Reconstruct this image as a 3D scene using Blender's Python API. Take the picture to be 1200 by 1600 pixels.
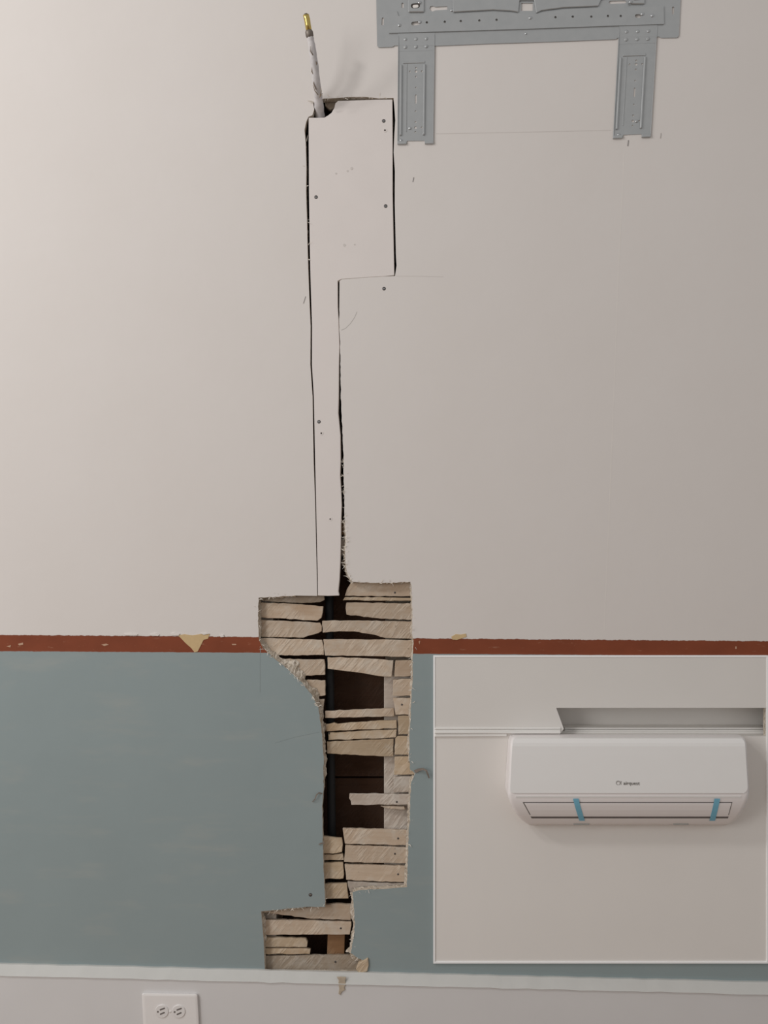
import bpy, bmesh, math, random
from mathutils import Vector
from mathutils.geometry import tessellate_polygon

for o in list(bpy.data.objects):
    bpy.data.objects.remove(o, do_unlink=True)
scene = bpy.context.scene
COL = scene.collection

# ------------------------------------------------------------------ camera
F = 1300.0                 # focal length in pixels of the 1200x1600 frame
D = 1.65                   # camera distance from the wall (m)
H = 1.03                   # camera height (m)
HOR = 880.0                # pixel row of the horizon
YAW = math.radians(2.75)   # turned slightly to the left
cam_d = bpy.data.cameras.new('camera')
cam_d.sensor_fit = 'VERTICAL'
cam_d.sensor_height = 36.0
cam_d.lens = F / 1600.0 * 36.0
cam_d.shift_y = (HOR - 800.0) / 1600.0
cam_d.clip_start = 0.01
cam = bpy.data.objects.new('camera', cam_d)
COL.objects.link(cam)
cam.location = (0.0, -D, H)
cam.rotation_euler = (math.pi / 2, 0, YAW)
scene.camera = cam

# ------------------------------------------------------------------ world, lights, exposure
world = bpy.data.worlds.new('room_ambient')
scene.world = world
world.use_nodes = True
bg = world.node_tree.nodes['Background']
bg.inputs[0].default_value = (1.0, 0.985, 0.97, 1)
bg.inputs[1].default_value = 0.43

def area(name, loc, target, sx, sy, energy, col):
    l = bpy.data.lights.new(name, 'AREA')
    l.shape = 'RECTANGLE'; l.size = sx; l.size_y = sy
    l.energy = energy; l.color = col
    o = bpy.data.objects.new(name, l); COL.objects.link(o)
    o.location = loc
    o.rotation_euler = (Vector(target) - Vector(loc)).to_track_quat('-Z', 'Y').to_euler()
    return o
area('window_daylight', (-2.5, -2.4, 1.5), (-0.1, 0, 1.1), 1.1, 1.5, 27.0, (1.0, 0.985, 0.97))
area('ceiling_lamp_light', (-1.75, -1.5, 2.75), (-0.1, 0, 1.3), 0.20, 0.20, 11.0, (1.0, 0.975, 0.955))
area('far_ceiling_lamp_light', (-2.75, -1.35, 2.75), (-0.1, 0, 1.3), 0.24, 0.24, 13.5, (1.0, 0.975, 0.955))

vs = scene.view_settings
vs.view_transform = 'Standard'
vs.look = 'None'
vs.exposure = 0.0
vs.gamma = 1.0
vs.use_curve_mapping = False

# ------------------------------------------------------------------ helpers
cy, sy_ = math.cos(YAW), math.sin(YAW)
FWD = Vector((-sy_, cy, 0)); RGT = Vector((cy, sy_, 0)); UP = Vector((0, 0, 1))
CAMP = Vector((0, -D, H))

def P(px, py, d=0.0):
    """point that stands d metres in front of the wall and is seen at pixel px, py"""
    r = FWD * F + RGT * (px - 600.0) + UP * (HOR - py)
    t = (D - d) / r.y
    return CAMP + r * t

PXM = D / F   # metres per pixel on the wall, about 1.27 mm

def lin(r, g, b):
    def f(c):
        c /= 255.0
        return c / 12.92 if c <= 0.04045 else ((c + 0.055) / 1.055) ** 2.4
    return (f(r), f(g), f(b), 1)

def mk(name, verts, faces, mat=None, parent=None, smooth=False, bevel=0.0, seg=1, mats=None, fmat=None):
    verts = [Vector(v) for v in verts]
    c = Vector((0, 0, 0))
    for v in verts: c += v
    c /= len(verts)
    me = bpy.data.meshes.new(name)
    me.from_pydata([v - c for v in verts], [], faces)
    bm = bmesh.new(); bm.from_mesh(me)
    bmesh.ops.recalc_face_normals(bm, faces=bm.faces)
    bm.to_mesh(me); bm.free()
    o = bpy.data.objects.new(name, me)
    COL.objects.link(o)
    if mats:
        for m in mats: me.materials.append(m)
        if fmat:
            for i, p in enumerate(me.polygons): p.material_index = fmat[i]
    elif mat: me.materials.append(mat)
    if parent is not None:
        o.parent = parent
        pw = Vector(parent.location); q = parent.parent
        while q is not None:
            pw += Vector(q.location); q = q.parent
        o.location = c - pw
    else:
        o.location = c
    if smooth:
        for p in me.polygons: p.use_smooth = True
    if bevel > 0:
        b = o.modifiers.new('edge', 'BEVEL'); b.width = bevel; b.segments = seg
        b.limit_method = 'ANGLE'; b.angle_limit = math.radians(40)
    return o

def empty(name, loc, label, cat, group=None):
    o = bpy.data.objects.new(name, None); COL.objects.link(o)
    o.empty_display_size = 0.05
    o.location = loc; o['label'] = label; o['category'] = cat
    if group: o['group'] = group
    return o

def tag(o, label=None, cat=None, kind=None, group=None):
    if label: o['label'] = label
    if cat: o['category'] = cat
    if kind: o['kind'] = kind
    if group: o['group'] = group
    return o

def dens(path, step=5.0, jit=0.0, rnd=None, closed=True):
    out = []
    n = len(path)
    for i in range(n if closed else n - 1):
        a = path[i]; b = path[(i + 1) % n]
        L = math.hypot(b[0] - a[0], b[1] - a[1])
        k = max(1, int(round(L / step)))
        for j in range(k):
            t = j / k
            x = a[0] + (b[0] - a[0]) * t; y = a[1] + (b[1] - a[1]) * t
            if jit and j > 0:
                x += rnd.uniform(-jit, jit); y += rnd.uniform(-jit, jit)
            out.append((x, y))
    if not closed: out.append(path[-1])
    return out

def slab(name, outline, d0, d1, mat, parent=None, bevel=0.0, holes=(), tilt=None, world_pts=False, smooth=False):
    """prism: outline (pixels) at distance d0 in front of the wall, thick back to d1"""
    loops = [list(outline)] + [list(h) for h in holes]
    fv = []
    for lp in loops:
        row = []
        for i, p in enumerate(lp):
            dd = d0 + (tilt(p[0], p[1]) if tilt else 0.0)
            row.append(P(p[0], p[1], dd))
        fv.append(row)
    th = d0 - d1
    verts = [v for row in fv for v in row]
    n = len(verts)
    back = [Vector((v.x, v.y + th, v.z)) for v in verts]
    faces = []
    if holes:
        tris = tessellate_polygon([[Vector((v.x, v.z, 0)) for v in row] for row in fv])
        for t in tris:
            faces.append(tuple(t)); faces.append(tuple(n + i for i in reversed(t)))
    else:
        faces.append(tuple(range(n))); faces.append(tuple(n + i for i in reversed(range(n))))
    s = 0
    for row in fv:
        k = len(row)
        for i in range(k):
            a = s + i; b = s + (i + 1) % k
            faces.append((a, b, n + b, n + a))
        s += k
    return mk(name, verts + back, faces, mat, parent, bevel=bevel, smooth=smooth)

def rect(x0, y0, x1, y1): return [(x0, y0), (x1, y0), (x1, y1), (x0, y1)]
def circ(x, y, r, n=12): return [(x + r * math.cos(2 * math.pi * i / n), y + r * math.sin(2 * math.pi * i / n)) for i in range(n)]
def stadium(x0, y0, x1, y1, r, n=6):
    a = math.atan2(y1 - y0, x1 - x0)
    o = []
    for i in range(n + 1):
        t = a + math.pi / 2 + math.pi * i / n
        o.append((x0 + r * math.cos(t), y0 + r * math.sin(t)))
    for i in range(n + 1):
        t = a - math.pi / 2 + math.pi * i / n
        o.append((x1 + r * math.cos(t), y1 + r * math.sin(t)))
    return o
def rrect(x0, y0, x1, y1, r, n=4):
    o = []
    for cx, cy2, a in ((x1 - r, y0 + r, -90), (x1 - r, y1 - r, 0), (x0 + r, y1 - r, 90), (x0 + r, y0 + r, 180)):
        for i in range(n + 1):
            t = math.radians(a + 90 * i / n)
            o.append((cx + r * math.cos(t), cy2 + r * math.sin(t)))
    return o

def tube(name, pts, radii, mat, parent=None, n=12, jit=0.0, rnd=None, caps=True):
    verts, faces = [], []
    pts = [Vector(p) for p in pts]
    m = len(pts)
    ref = None
    for i in range(m):
        t = (pts[min(i + 1, m - 1)] - pts[max(i - 1, 0)]).normalized()
        if ref is None:
            ref = t.cross(Vector((0, 0, 1)))
            if ref.length < 0.1: ref = t.cross(Vector((1, 0, 0)))
        ref = (ref - t * ref.dot(t)).normalized()
        bi = t.cross(ref)
        r = radii[i] if isinstance(radii, (list, tuple)) else radii
        for k in range(n):
            a = 2 * math.pi * k / n
            rr = r * (1 + (rnd.uniform(-jit, jit) if jit else 0))
            verts.append(pts[i] + ref * math.cos(a) * rr + bi * math.sin(a) * rr)
    for i in range(m - 1):
        for k in range(n):
            k2 = (k + 1) % n
            faces.append((i * n + k, i * n + k2, (i + 1) * n + k2, (i + 1) * n + k))
    if caps:
        faces.append(tuple(reversed(range(n)))); faces.append(tuple((m - 1) * n + k for k in range(n)))
    return mk(name, verts, faces, mat, parent, smooth=True)

def disc_dome(name, px, py, d, r, h, mat, parent, n=12, sink=0.0):
    """low domed screw or rivet head on the wall"""
    c = P(px, py, d)
    verts, faces = [], []
    prof = [(1.0, -sink - 0.0004), (0.96, h * 0.45), (0.7, h * 0.85), (0.3, h)]
    for q, hh in prof:
        for k in range(n):
            a = 2 * math.pi * k / n
            verts.append(c + Vector((r * q * math.cos(a), -hh, r * q * math.sin(a))))
    for i in range(len(prof) - 1):
        for k in range(n):
            k2 = (k + 1) % n
            faces.append((i * n + k, i * n + k2, (i + 1) * n + k2, (i + 1) * n + k))
    faces.append(tuple((len(prof) - 1) * n + k for k in range(n)))
    return mk(name, verts, faces, mat, parent, smooth=True)

# ------------------------------------------------------------------ materials
class N:
    def __init__(s, name, rough=0.6, metal=0.0, spec=0.3):
        s.m = bpy.data.materials.new(name); s.m.use_nodes = True
        s.t = s.m.node_tree; s.b = s.t.nodes['Principled BSDF']
        s.b.inputs['Roughness'].default_value = rough
        s.b.inputs['Metallic'].default_value = metal
        s.b.inputs['Specular IOR Level'].default_value = spec
        s.tc = s.t.nodes.new('ShaderNodeTexCoord')
    def node(s, ty, **kw):
        n = s.t.nodes.new(ty)
        for k, v in kw.items(): setattr(n, k, v)
        return n
    def link(s, a, b): s.t.links.new(a, b)
    def mapping(s, src, scale=(1, 1, 1), rot=(0, 0, 0)):
        m = s.node('ShaderNodeMapping'); m.inputs['Scale'].default_value = scale; m.inputs['Rotation'].default_value = rot
        s.link(src, m.inputs['Vector']); return m.outputs[0]
    def noise(s, vec, scale, detail=3, rough=0.55):
        n = s.node('ShaderNodeTexNoise'); n.inputs['Scale'].default_value = scale
        n.inputs['Detail'].default_value = detail; n.inputs['Roughness'].default_value = rough
        s.link(vec, n.inputs['Vector']); return n.outputs['Fac']
    def math(s, op, a, b=None, clamp=False):
        n = s.node('ShaderNodeMath', operation=op); n.use_clamp = clamp
        for i, v in enumerate((a, b)):
            if v is None: continue
            if isinstance(v, (int, float)): n.inputs[i].default_value = v
            else: s.link(v, n.inputs[i])
        return n.outputs[0]
    def ramp(s, v, lo, hi, smooth=True):
        n = s.node('ShaderNodeMapRange', interpolation_type='SMOOTHSTEP' if smooth else 'LINEAR')
        n.inputs['From Min'].default_value = lo; n.inputs['From Max'].default_value = hi
        s.link(v, n.inputs['Value']); return n.outputs[0]
    def mix(s, f, a, b, blend='MIX'):
        n = s.node('ShaderNodeMix', data_type='RGBA', blend_type=blend)
        if isinstance(f, (int, float)): n.inputs[0].default_value = f
        else: s.link(f, n.inputs[0])
        for i, v in ((6, a), (7, b)):
            if isinstance(v, tuple): n.inputs[i].default_value = v
            else: s.link(v, n.inputs[i])
        return n.outputs[2]
    def bump(s, h, strength=0.3, dist=0.001):
        n = s.node('ShaderNodeBump'); n.inputs['Strength'].default_value = strength; n.inputs['Distance'].default_value = dist
        s.link(h, n.inputs['Height']); s.link(n.outputs[0], s.b.inputs['Normal'])
    def color(s, c):
        if isinstance(c, tuple): s.b.inputs['Base Color'].default_value = c
        else: s.link(c, s.b.inputs['Base Color'])
    def pos(s):
        g = s.node('ShaderNodeNewGeometry'); return g.outputs['Position']
    def rand(s):
        return s.node('ShaderNodeObjectInfo').outputs['Random']

def sc(c, k): return (c[0] * k, c[1] * k, c[2] * k, 1)

def simple(name, col, rough=0.6, metal=0.0, spec=0.3, var=0.06, nscale=40, bump=0.0, bscale=300):
    m = N(name, rough, metal, spec)
    v = m.noise(m.pos(), nscale, 3)
    m.color(m.mix(v, sc(col, 1 - var), sc(col, 1 + var)))
    if bump: m.bump(m.noise(m.pos(), bscale, 2), bump, 0.0006)
    return m.m

UPPER = (0.72, 0.672, 0.635, 1)
LOWER = (0.288, 0.342, 0.347, 1)
BROWN = (0.225, 0.060, 0.028, 1)

def wall_material():
    m = N('painted_wall', 0.75, 0, 0.2)
    pos = m.pos()
    sep = m.node('ShaderNodeSeparateXYZ'); m.link(pos, sep.inputs[0])
    X, Z = sep.outputs[0], sep.outputs[2]
    def band(pa, pb, amp, nsc):
        a, b = P(*pa), P(*pb)
        k = (b.z - a.z) / (b.x - a.x); c = a.z - k * a.x
        line = m.math('ADD', m.math('MULTIPLY', X, k), c)
        nz = m.math('MULTIPLY', m.math('SUBTRACT', m.noise(m.mapping(pos, (1, 1, 0.4)), nsc, 5, 0.7), 0.5), amp)
        return m.math('SUBTRACT', m.math('SUBTRACT', Z, line), nz)
    top = m.ramp(band((0, 992), (1200, 1002), 0.006, 90), -0.0006, 0.0006)      # 1 above the brown strip
    low = m.ramp(band((0, 1017.5), (1200, 1025), 0.0025, 60), -0.0005, 0.0005)  # 1 above the blue paint
    u = m.noise(pos, 5.0, 4, 0.6); u2 = m.noise(m.mapping(pos, (1, 1, 0.5)), 60, 3)
    up = m.mix(u, sc(UPPER, 0.97), (UPPER[0] * 1.02, UPPER[1] * 1.03, UPPER[2] * 1.045, 1))
    up = m.mix(m.math('MULTIPLY', u2, 0.06), up, (0.55, 0.52, 0.5, 1))
    l1 = m.noise(pos, 3.5, 4, 0.65); l2 = m.noise(m.mapping(pos, (0.4, 1, 1.5)), 14, 3, 0.6)
    lo = m.mix(l1, sc(LOWER, 0.93), sc(LOWER, 1.06))
    lo = m.mix(m.ramp(l2, 0.5, 0.8), lo, (0.325, 0.36, 0.352, 1))
    b1 = m.noise(m.mapping(pos, (0.25, 1, 1)), 130, 4, 0.7)
    b2 = m.noise(m.mapping(pos, (0.6, 1, 1)), 22, 3)
    br = m.mix(b2, sc(BROWN, 0.75), sc(BROWN, 1.25))
    br = m.mix(m.math('MULTIPLY', m.ramp(b1, 0.60, 0.74), 0.6), br, (0.46, 0.26, 0.17, 1))
    c = m.mix(top, m.mix(low, lo, br), up)
    m.color(c)
    fine = m.noise(pos, 420, 2); wave = m.noise(pos, 24, 3)
    h = m.math('ADD', m.math('MULTIPLY', fine, 0.10), m.math('MULTIPLY', wave, 0.8))
    h = m.math('ADD', h, m.math('MULTIPLY', top, 0.9))
    h = m.math('SUBTRACT', h, m.math('MULTIPLY', low, 0.5))
    m.bump(h, 0.5, 0.0009)
    return m.m

def lath_material(name, c1, c2, dust):
    m = N(name, 0.85, 0, 0.1)
    g = m.node('ShaderNodeVectorMath', operation='ADD')
    m.link(m.pos(), g.inputs[0])
    r = m.math('MULTIPLY', m.rand(), 7.0)
    cmb = m.node('ShaderNodeCombineXYZ'); m.link(r, cmb.inputs[0]); m.link(r, cmb.inputs[2]); m.link(cmb.outputs[0], g.inputs[1])
    v = g.outputs[0]
    grain = m.noise(m.mapping(v, (0.12, 1, 1.6)), 140, 4, 0.65)
    blot = m.noise(v, 32, 4, 0.6)
    spots = m.noise(v, 75, 3, 0.6)
    rot = m.mapping(v, (1, 1, 1), (0, math.radians(-40), 0))
    saw = m.ramp(m.noise(m.mapping(rot, (1.0, 1.0, 0.13)), 230, 2, 0.5), 0.42, 0.62)
    c = m.mix(grain, c1, c2)
    c = m.mix(m.ramp(blot, 0.45, 0.75), c, dust)
    wm_ = m.math('MULTIPLY', saw, m.ramp(m.noise(v, 22, 2), 0.35, 0.65))
    c = m.mix(m.math('MULTIPLY', wm_, 0.45), c, sc(dust, 1.35))
    c = m.mix(m.math('MULTIPLY', m.ramp(m.noise(m.mapping(v, (0.5, 1, 1)), 16, 3), 0.52, 0.75), 0.45), c, (c1[0] * 0.72, c1[1] * 0.58, c1[2] * 0.45, 1))
    c = m.mix(m.math('MULTIPLY', m.ramp(spots, 0.66, 0.8), 0.5), c, (0.10, 0.075, 0.055, 1))
    tint = m.math('ADD', m.math('MULTIPLY', m.rand(), 0.24), 0.86)
    cc = m.node('ShaderNodeVectorMath', operation='SCALE'); m.link(c, cc.inputs[0]); m.link(tint, cc.inputs['Scale'])
    m.link(cc.outputs[0], m.b.inputs['Base Color'])
    h = m.math('ADD', m.math('MULTIPLY', grain, 0.5), m.math('MULTIPLY', wm_, 0.8))
    m.bump(m.math('ADD', h, spots), 0.7, 0.0011)
    return m.m

def plaster_material():
    m = N('broken_plaster', 0.95, 0, 0.05)
    p = m.pos()
    a = m.noise(p, 150, 4, 0.7); b = m.noise(p, 35, 3)
    c = m.mix(m.ramp(a, 0.3, 0.7), (0.40, 0.33, 0.25, 1), (0.74, 0.67, 0.58, 1))
    c = m.mix(m.ramp(b, 0.5, 0.75), c, (0.42, 0.35, 0.27, 1))
    m.color(c); m.bump(m.math('ADD', a, m.noise(p, 400, 3)), 0.9, 0.0016)
    return m.m

def metal_material():
    m = N('galvanised_steel', 0.36, 0.45, 0.5)
    p = m.pos()
    a = m.noise(p, 60, 3); b = m.noise(m.mapping(p, (0.3, 1, 1)), 300, 2)
    m.color(m.mix(a, (0.415, 0.43, 0.435, 1), (0.485, 0.495, 0.498, 1)))
    m.b.inputs['Roughness'].default_value = 0.31
    m.bump(b, 0.12, 0.0003)
    return m.m

M_WALL = wall_material()
M_LATH = lath_material('weathered_lath', (0.46, 0.345, 0.245, 1), (0.60, 0.49, 0.385, 1), (0.57, 0.495, 0.41, 1))
M_LATHY = lath_material('clean_lath', (0.45, 0.335, 0.22, 1), (0.56, 0.445, 0.32, 1), (0.55, 0.465, 0.365, 1))
M_DUST = lath_material('dusty_lath', (0.33, 0.26, 0.19, 1), (0.43, 0.355, 0.28, 1), (0.46, 0.405, 0.345, 1))
M_STUD = lath_material('whitened_stud', (0.42, 0.35, 0.29, 1), (0.54, 0.47, 0.41, 1), (0.58, 0.53, 0.47, 1))
M_BROWNW = lath_material('brown_stud', (0.22, 0.12, 0.06, 1), (0.30, 0.17, 0.09, 1), (0.27, 0.17, 0.10, 1))
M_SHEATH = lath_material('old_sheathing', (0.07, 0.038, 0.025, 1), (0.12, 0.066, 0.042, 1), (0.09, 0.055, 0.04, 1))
M_PLAS = plaster_material()
M_PATCH = simple('patch_board', (0.74, 0.685, 0.655, 1), 0.8, var=0.03, nscale=14, bump=0.15, bscale=350)
M_EDGE = simple('gypsum_edge', (0.55, 0.51, 0.47, 1), 0.9, var=0.1, bump=0.5)
M_STEEL = metal_material()
M_BOLT = simple('bright_screw_steel', (0.55, 0.56, 0.57, 1), 0.28, 0.9, 0.5)
M_SCREW = simple('dark_screw_steel', (0.10, 0.09, 0.085, 1), 0.45, 0.5, 0.5)
M_HOLE = simple('dark_hole', (0.06, 0.05, 0.045, 1), 0.9)
M_PAPER = simple('torn_backing_paper', (0.60, 0.44, 0.24, 1), 0.9, var=0.12, nscale=60, bump=0.4)
M_CHIP = simple('worn_paint_chip', (0.50, 0.32, 0.22, 1), 0.8, var=0.2, nscale=150)
M_SMEAR = simple('dried_plaster_smear', (0.50, 0.42, 0.32, 1), 0.9, var=0.25, nscale=130, bump=0.6, bscale=250)
M_CURL = simple('torn_wallpaper_back', (0.24, 0.20, 0.17, 1), 0.9, var=0.2, nscale=120)
M_PENCIL = simple('pencil_graphite', (0.30, 0.28, 0.27, 1), 0.6)
M_FAINT = simple('faint_pencil', (0.61, 0.565, 0.532, 1), 0.7)
M_CRACKB = simple('paint_crack', (0.24, 0.28, 0.28, 1), 0.8)
M_CRACKW = simple('paper_crack', (0.46, 0.43, 0.40, 1), 0.8)
M_RIDGE = simple('seam_ridge_paint', (0.735, 0.69, 0.652, 1), 0.75)
M_BASE = simple('baseboard_paint', (0.70, 0.685, 0.68, 1), 0.5, var=0.03, nscale=10, bump=0.2, bscale=60)
M_CAP = simple('baseboard_cap_paint', (0.60, 0.595, 0.57, 1), 0.5, var=0.05, nscale=30, bump=0.3, bscale=120)
M_PLATE = simple('outlet_plastic', (0.84, 0.81, 0.795, 1), 0.3, spec=0.5, var=0.02)
M_RECEP = simple('outlet_face_plastic', (0.80, 0.77, 0.755, 1), 0.3, spec=0.5, var=0.02)
M_SLOT = simple('outlet_slot', (0.16, 0.14, 0.13, 1), 0.6)
M_FLOOR = simple('floor_boards', (0.30, 0.20, 0.13, 1), 0.45, var=0.15, nscale=12)
M_SLEEVE = simple('dirty_white_sleeve', (0.60, 0.575, 0.575, 1), 0.6, var=0.22, nscale=110, bump=0.5, bscale=160)
M_BRASS = simple('brass', (0.62, 0.47, 0.16, 1), 0.25, 0.9, 0.5, var=0.1, nscale=90)
M_NUT = simple('tarnished_nut', (0.22, 0.19, 0.165, 1), 0.5, 0.5, 0.4, var=0.2, nscale=120)
M_FIBRE = simple('plaster_fibre', (0.76, 0.70, 0.62, 1), 0.9)
M_STRAND = simple('dusty_strand', (0.30, 0.24, 0.18, 1), 0.9)
M_VENT = simple('dark_plastic_pipe', (0.024, 0.025, 0.027, 1), 0.6, var=0.1)
M_IWALL = simple('panel_wall_paint', (0.79, 0.755, 0.718, 1), 0.75, var=0.03, nscale=7, bump=0.1)
M_ICEIL = simple('panel_ceiling_paint', (0.74, 0.71, 0.675, 1), 0.75, var=0.03, nscale=7, bump=0.1)
M_IMOLD = simple('crown_moulding_paint', (0.82, 0.80, 0.77, 1), 0.55, var=0.03, nscale=12)
M_FRAME = simple('white_frame_paint', (0.98, 0.98, 0.98, 1), 0.5, var=0.0)
M_ACB = simple('white_unit_plastic', (0.88, 0.835, 0.825, 1), 0.32, spec=0.5, var=0.01)
M_ACP = simple('white_panel_plastic', (0.82, 0.80, 0.78, 1), 0.28, spec=0.5, var=0.01)
M_ACG = simple('grey_gap_plastic', (0.16, 0.145, 0.14, 1), 0.6)
M_ACF = simple('grey_foot_plastic', (0.42, 0.41, 0.39, 1), 0.6)
M_TAPE = simple('blue_tape', (0.21, 0.50, 0.66, 1), 0.55, var=0.06, nscale=80)
M_LOGO = simple('logo_grey_print', (0.19, 0.175, 0.16, 1), 0.5)
M_LOGO2 = simple('logo_mark_grey_print', (0.36, 0.345, 0.33, 1), 0.5)

# ------------------------------------------------------------------ the wall with its cut-out
rnd = random.Random(7)
gap_left_up = [(495.5, 931), (495, 900), (494, 860), (492.8, 800), (490, 720), (488.8, 660), (488.3, 620), (484.8, 570),
               (485.2, 510), (483, 460), (481.5, 420), (480.3, 380), (479.5, 340), (478.2, 300), (478.6, 260), (477.5, 222), (475.8, 203), (478.5, 190), (482, 182.5)]
top_edge = [(488, 180), (491, 171), (489.5, 162), (492, 156), (507, 154), (525, 153.2), (545, 151.6), (570, 151.4), (592, 153.6), (614.8, 153)]
gap_right_down = [(616, 165), (617.6, 188), (616, 214), (615, 238), (617, 268), (616.8, 318), (617.6, 352), (618.6, 398), (619.6, 415), (617.2, 431.3)]
step_edge = [(600, 432.2), (575, 433.5), (548, 435.6), (534, 436.6), (530.5, 439)]
gap_strip = [(530.2, 480), (530.6, 520), (532, 560), (532.2, 600), (533.2, 640), (535.6, 680), (537, 720), (536.8, 742), (537.8, 762), (537.8, 785),
             (539, 815), (540.6, 842), (539.2, 870), (541, 888), (544, 900), (551, 909)]
lath_right = [(560, 909.5), (600, 911), (641, 909), (643, 918), (644.5, 960), (643.5, 988), (646, 1000), (645, 1022), (645, 1060), (642.5, 1098), (641, 1130),
              (639.5, 1152), (640, 1190), (641, 1203), (648.5, 1208.5), (647, 1212), (642.5, 1222), (641, 1250), (640.5, 1285), (638.5, 1302), (638, 1330), (637, 1352), (636, 1386)]
lath_low = [(600, 1389), (562, 1391), (551, 1394), (552, 1408), (553.5, 1425), (555, 1442), (553, 1462), (550, 1480), (548, 1489), (556, 1495), (571, 1502), (575, 1510), (574, 1520)]
bottom = [(414, 1520), (412, 1470), (408, 1424)]
notch = [(440, 1421), (478, 1417), (508, 1417), (508, 1405)]
mid_left = [(506.5, 1380), (505, 1340), (504, 1300), (503.5, 1258), (505.5, 1230), (505.5, 1180), (503.5, 1148), (500, 1126), (497.5, 1105),
            (486, 1084), (469, 1064), (450, 1046), (431, 1031), (411, 1013), (404.5, 1000), (404, 988), (403, 962), (404, 934), (430, 932.5), (462, 930.5)]

def jits(path, amp, step=4.5):
    return dens(path, step, amp, rnd, closed=False)[:-1]
outline = (gap_left_up + top_edge + gap_right_down + step_edge + jits(gap_strip, 0.5) + [gap_strip[-1]] + jits(lath_right, 0.7) + [lath_right[-1]]
           + jits(lath_low, 0.7) + [lath_low[-1]] + bottom + jits(notch, 0.4) + [notch[-1]] + jits(mid_left, 0.6) + [mid_left[-1]])
INSET_HOLE = rect(862, 1098, 1197, 1158)

def wall_mesh():
    x0, x1, z0, z1 = -1.9, 1.9, 0.0, 2.9
    outer = [Vector((x0, 0, z0)), Vector((x1, 0, z0)), Vector((x1, 0, z1)), Vector((x0, 0, z1))]
    loops = [outer, [P(*p) for p in outline], [P(*p) for p in INSET_HOLE]]
    tris = tessellate_polygon([[Vector((v.x, v.z, 0)) for v in r] for r in loops])
    verts = [v for r in loops for v in r]; n = len(verts); th = 0.014
    verts += [Vector((v.x, v.y + th, v.z)) for v in verts]
    faces, fm = [], []
    for t in tris:
        faces.append(tuple(t)); fm.append(0)
        faces.append(tuple(n + i for i in reversed(t))); fm.append(1)
    s = 4
    for r in loops[1:]:
        k = len(r)
        for i in range(k):
            faces.append((s + i, s + (i + 1) % k, n + s + (i + 1) % k, n + s + i)); fm.append(1)
        s += k
    b = len(verts)
    verts += [Vector((v.x, 0.16, v.z)) for v in outer]
    for i in range(4):
        faces.append((i, (i + 1) % 4, b + (i + 1) % 4, b + i)); fm.append(0)
    faces.append((b, b + 1, b + 2, b + 3)); fm.append(1)
    return verts, faces, fm
wv, wf, wm = wall_mesh()
me = bpy.data.meshes.new('wall_back'); me.from_pydata(wv, [], wf)
me.materials.append(M_WALL); me.materials.append(M_PLAS)
for i, p in enumerate(me.polygons): p.material_index = wm[i]
wall = bpy.data.objects.new('wall_back', me); COL.objects.link(wall)
tag(wall, 'old plaster wall, off-white above a rust-brown strip, blue-grey below, cut open to the lath', 'wall', 'structure')

# floor of the room, below the frame
fl = mk('floor', [(-1.9, -3.2, 0), (1.9, -3.2, 0), (1.9, 0.16, 0), (-1.9, 0.16, 0), (-1.9, -3.2, -0.04), (1.9, -3.2, -0.04), (1.9, 0.16, -0.04), (-1.9, 0.16, -0.04)],
        [(0, 1, 2, 3), (7, 6, 5, 4), (0, 4, 5, 1), (1, 5, 6, 2), (2, 6, 7, 3), (3, 7, 4, 0)], M_FLOOR)
tag(fl, 'brown floor at the foot of the white baseboard', 'floor', 'structure')

# ------------------------------------------------------------------ baseboard
def baseboard():
    a, b = P(0, 1504), P(1200, 1533)
    k = (b.z - a.z) / (b.x - a.x)
    r2 = random.Random(3)
    xs = [-1.9 + 3.8 * i / 150 for i in range(151)]
    verts, faces, fm = [], [], []
    for x in xs:
        zt = a.z + k * (x - a.x) + r2.uniform(-0.0007, 0.0007)
        e = r2.uniform(-0.0005, 0.0005)
        prof = [(0.0, zt), (-0.006, zt + 0.0002), (-0.017, zt - 0.0155 + e), (-0.0185, zt - 0.0175 + e), (-0.0155, zt - 0.0195 + e), (-0.0155, 0.0), (0.0, 0.0)]
        verts += [Vector((x, y, z)) for y, z in prof]
    n = 7
    for i in range(150):
        for j in range(n):
            j2 = (j + 1) % n
            faces.append((i * n + j, i * n + j2, (i + 1) * n + j2, (i + 1) * n + j)); fm.append(0 if j < 3 else 1)
    faces.append(tuple(range(n))); fm.append(1)
    faces.append(tuple(150 * n + j for j in reversed(range(n)))); fm.append(1)
    return mk('baseboard_back', verts, faces, mats=[M_CAP, M_BASE], fmat=fm)
base = baseboard()
tag(base, 'tall white painted baseboard with a lighter cap along the wall', 'baseboard', 'structure')

# ------------------------------------------------------------------ behind the plaster: sheathing, studs, laths
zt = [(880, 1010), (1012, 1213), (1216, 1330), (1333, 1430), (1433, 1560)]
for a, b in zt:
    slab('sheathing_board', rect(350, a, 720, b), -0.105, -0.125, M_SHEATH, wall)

def stud(pts, d0, d1, mat):
    o = slab('stud', pts, d0, d1, mat, wall, bevel=0.001)
    return o
stud([(600, 1040), (668, 1040), (668, 1400), (600, 1400)], -0.0275, -0.10, M_STUD)
stud([(602, 880), (668, 880), (668, 1038), (602, 1038)], -0.048, -0.10, M_DUST)  # upper piece set back in darker wood so the lath gaps read as shade
stud([(372, 880), (428, 880), (426, 1040), (372, 1040)], -0.0275, -0.10, M_STUD)
stud([(512.5, 1440), (539.5, 1440), (537, 1530), (510, 1530)], -0.0245, -0.06, M_BROWNW)
stud([(380, 1400), (432, 1400), (432, 1530), (380, 1530)], -0.0245, -0.10, M_STUD)

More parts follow.
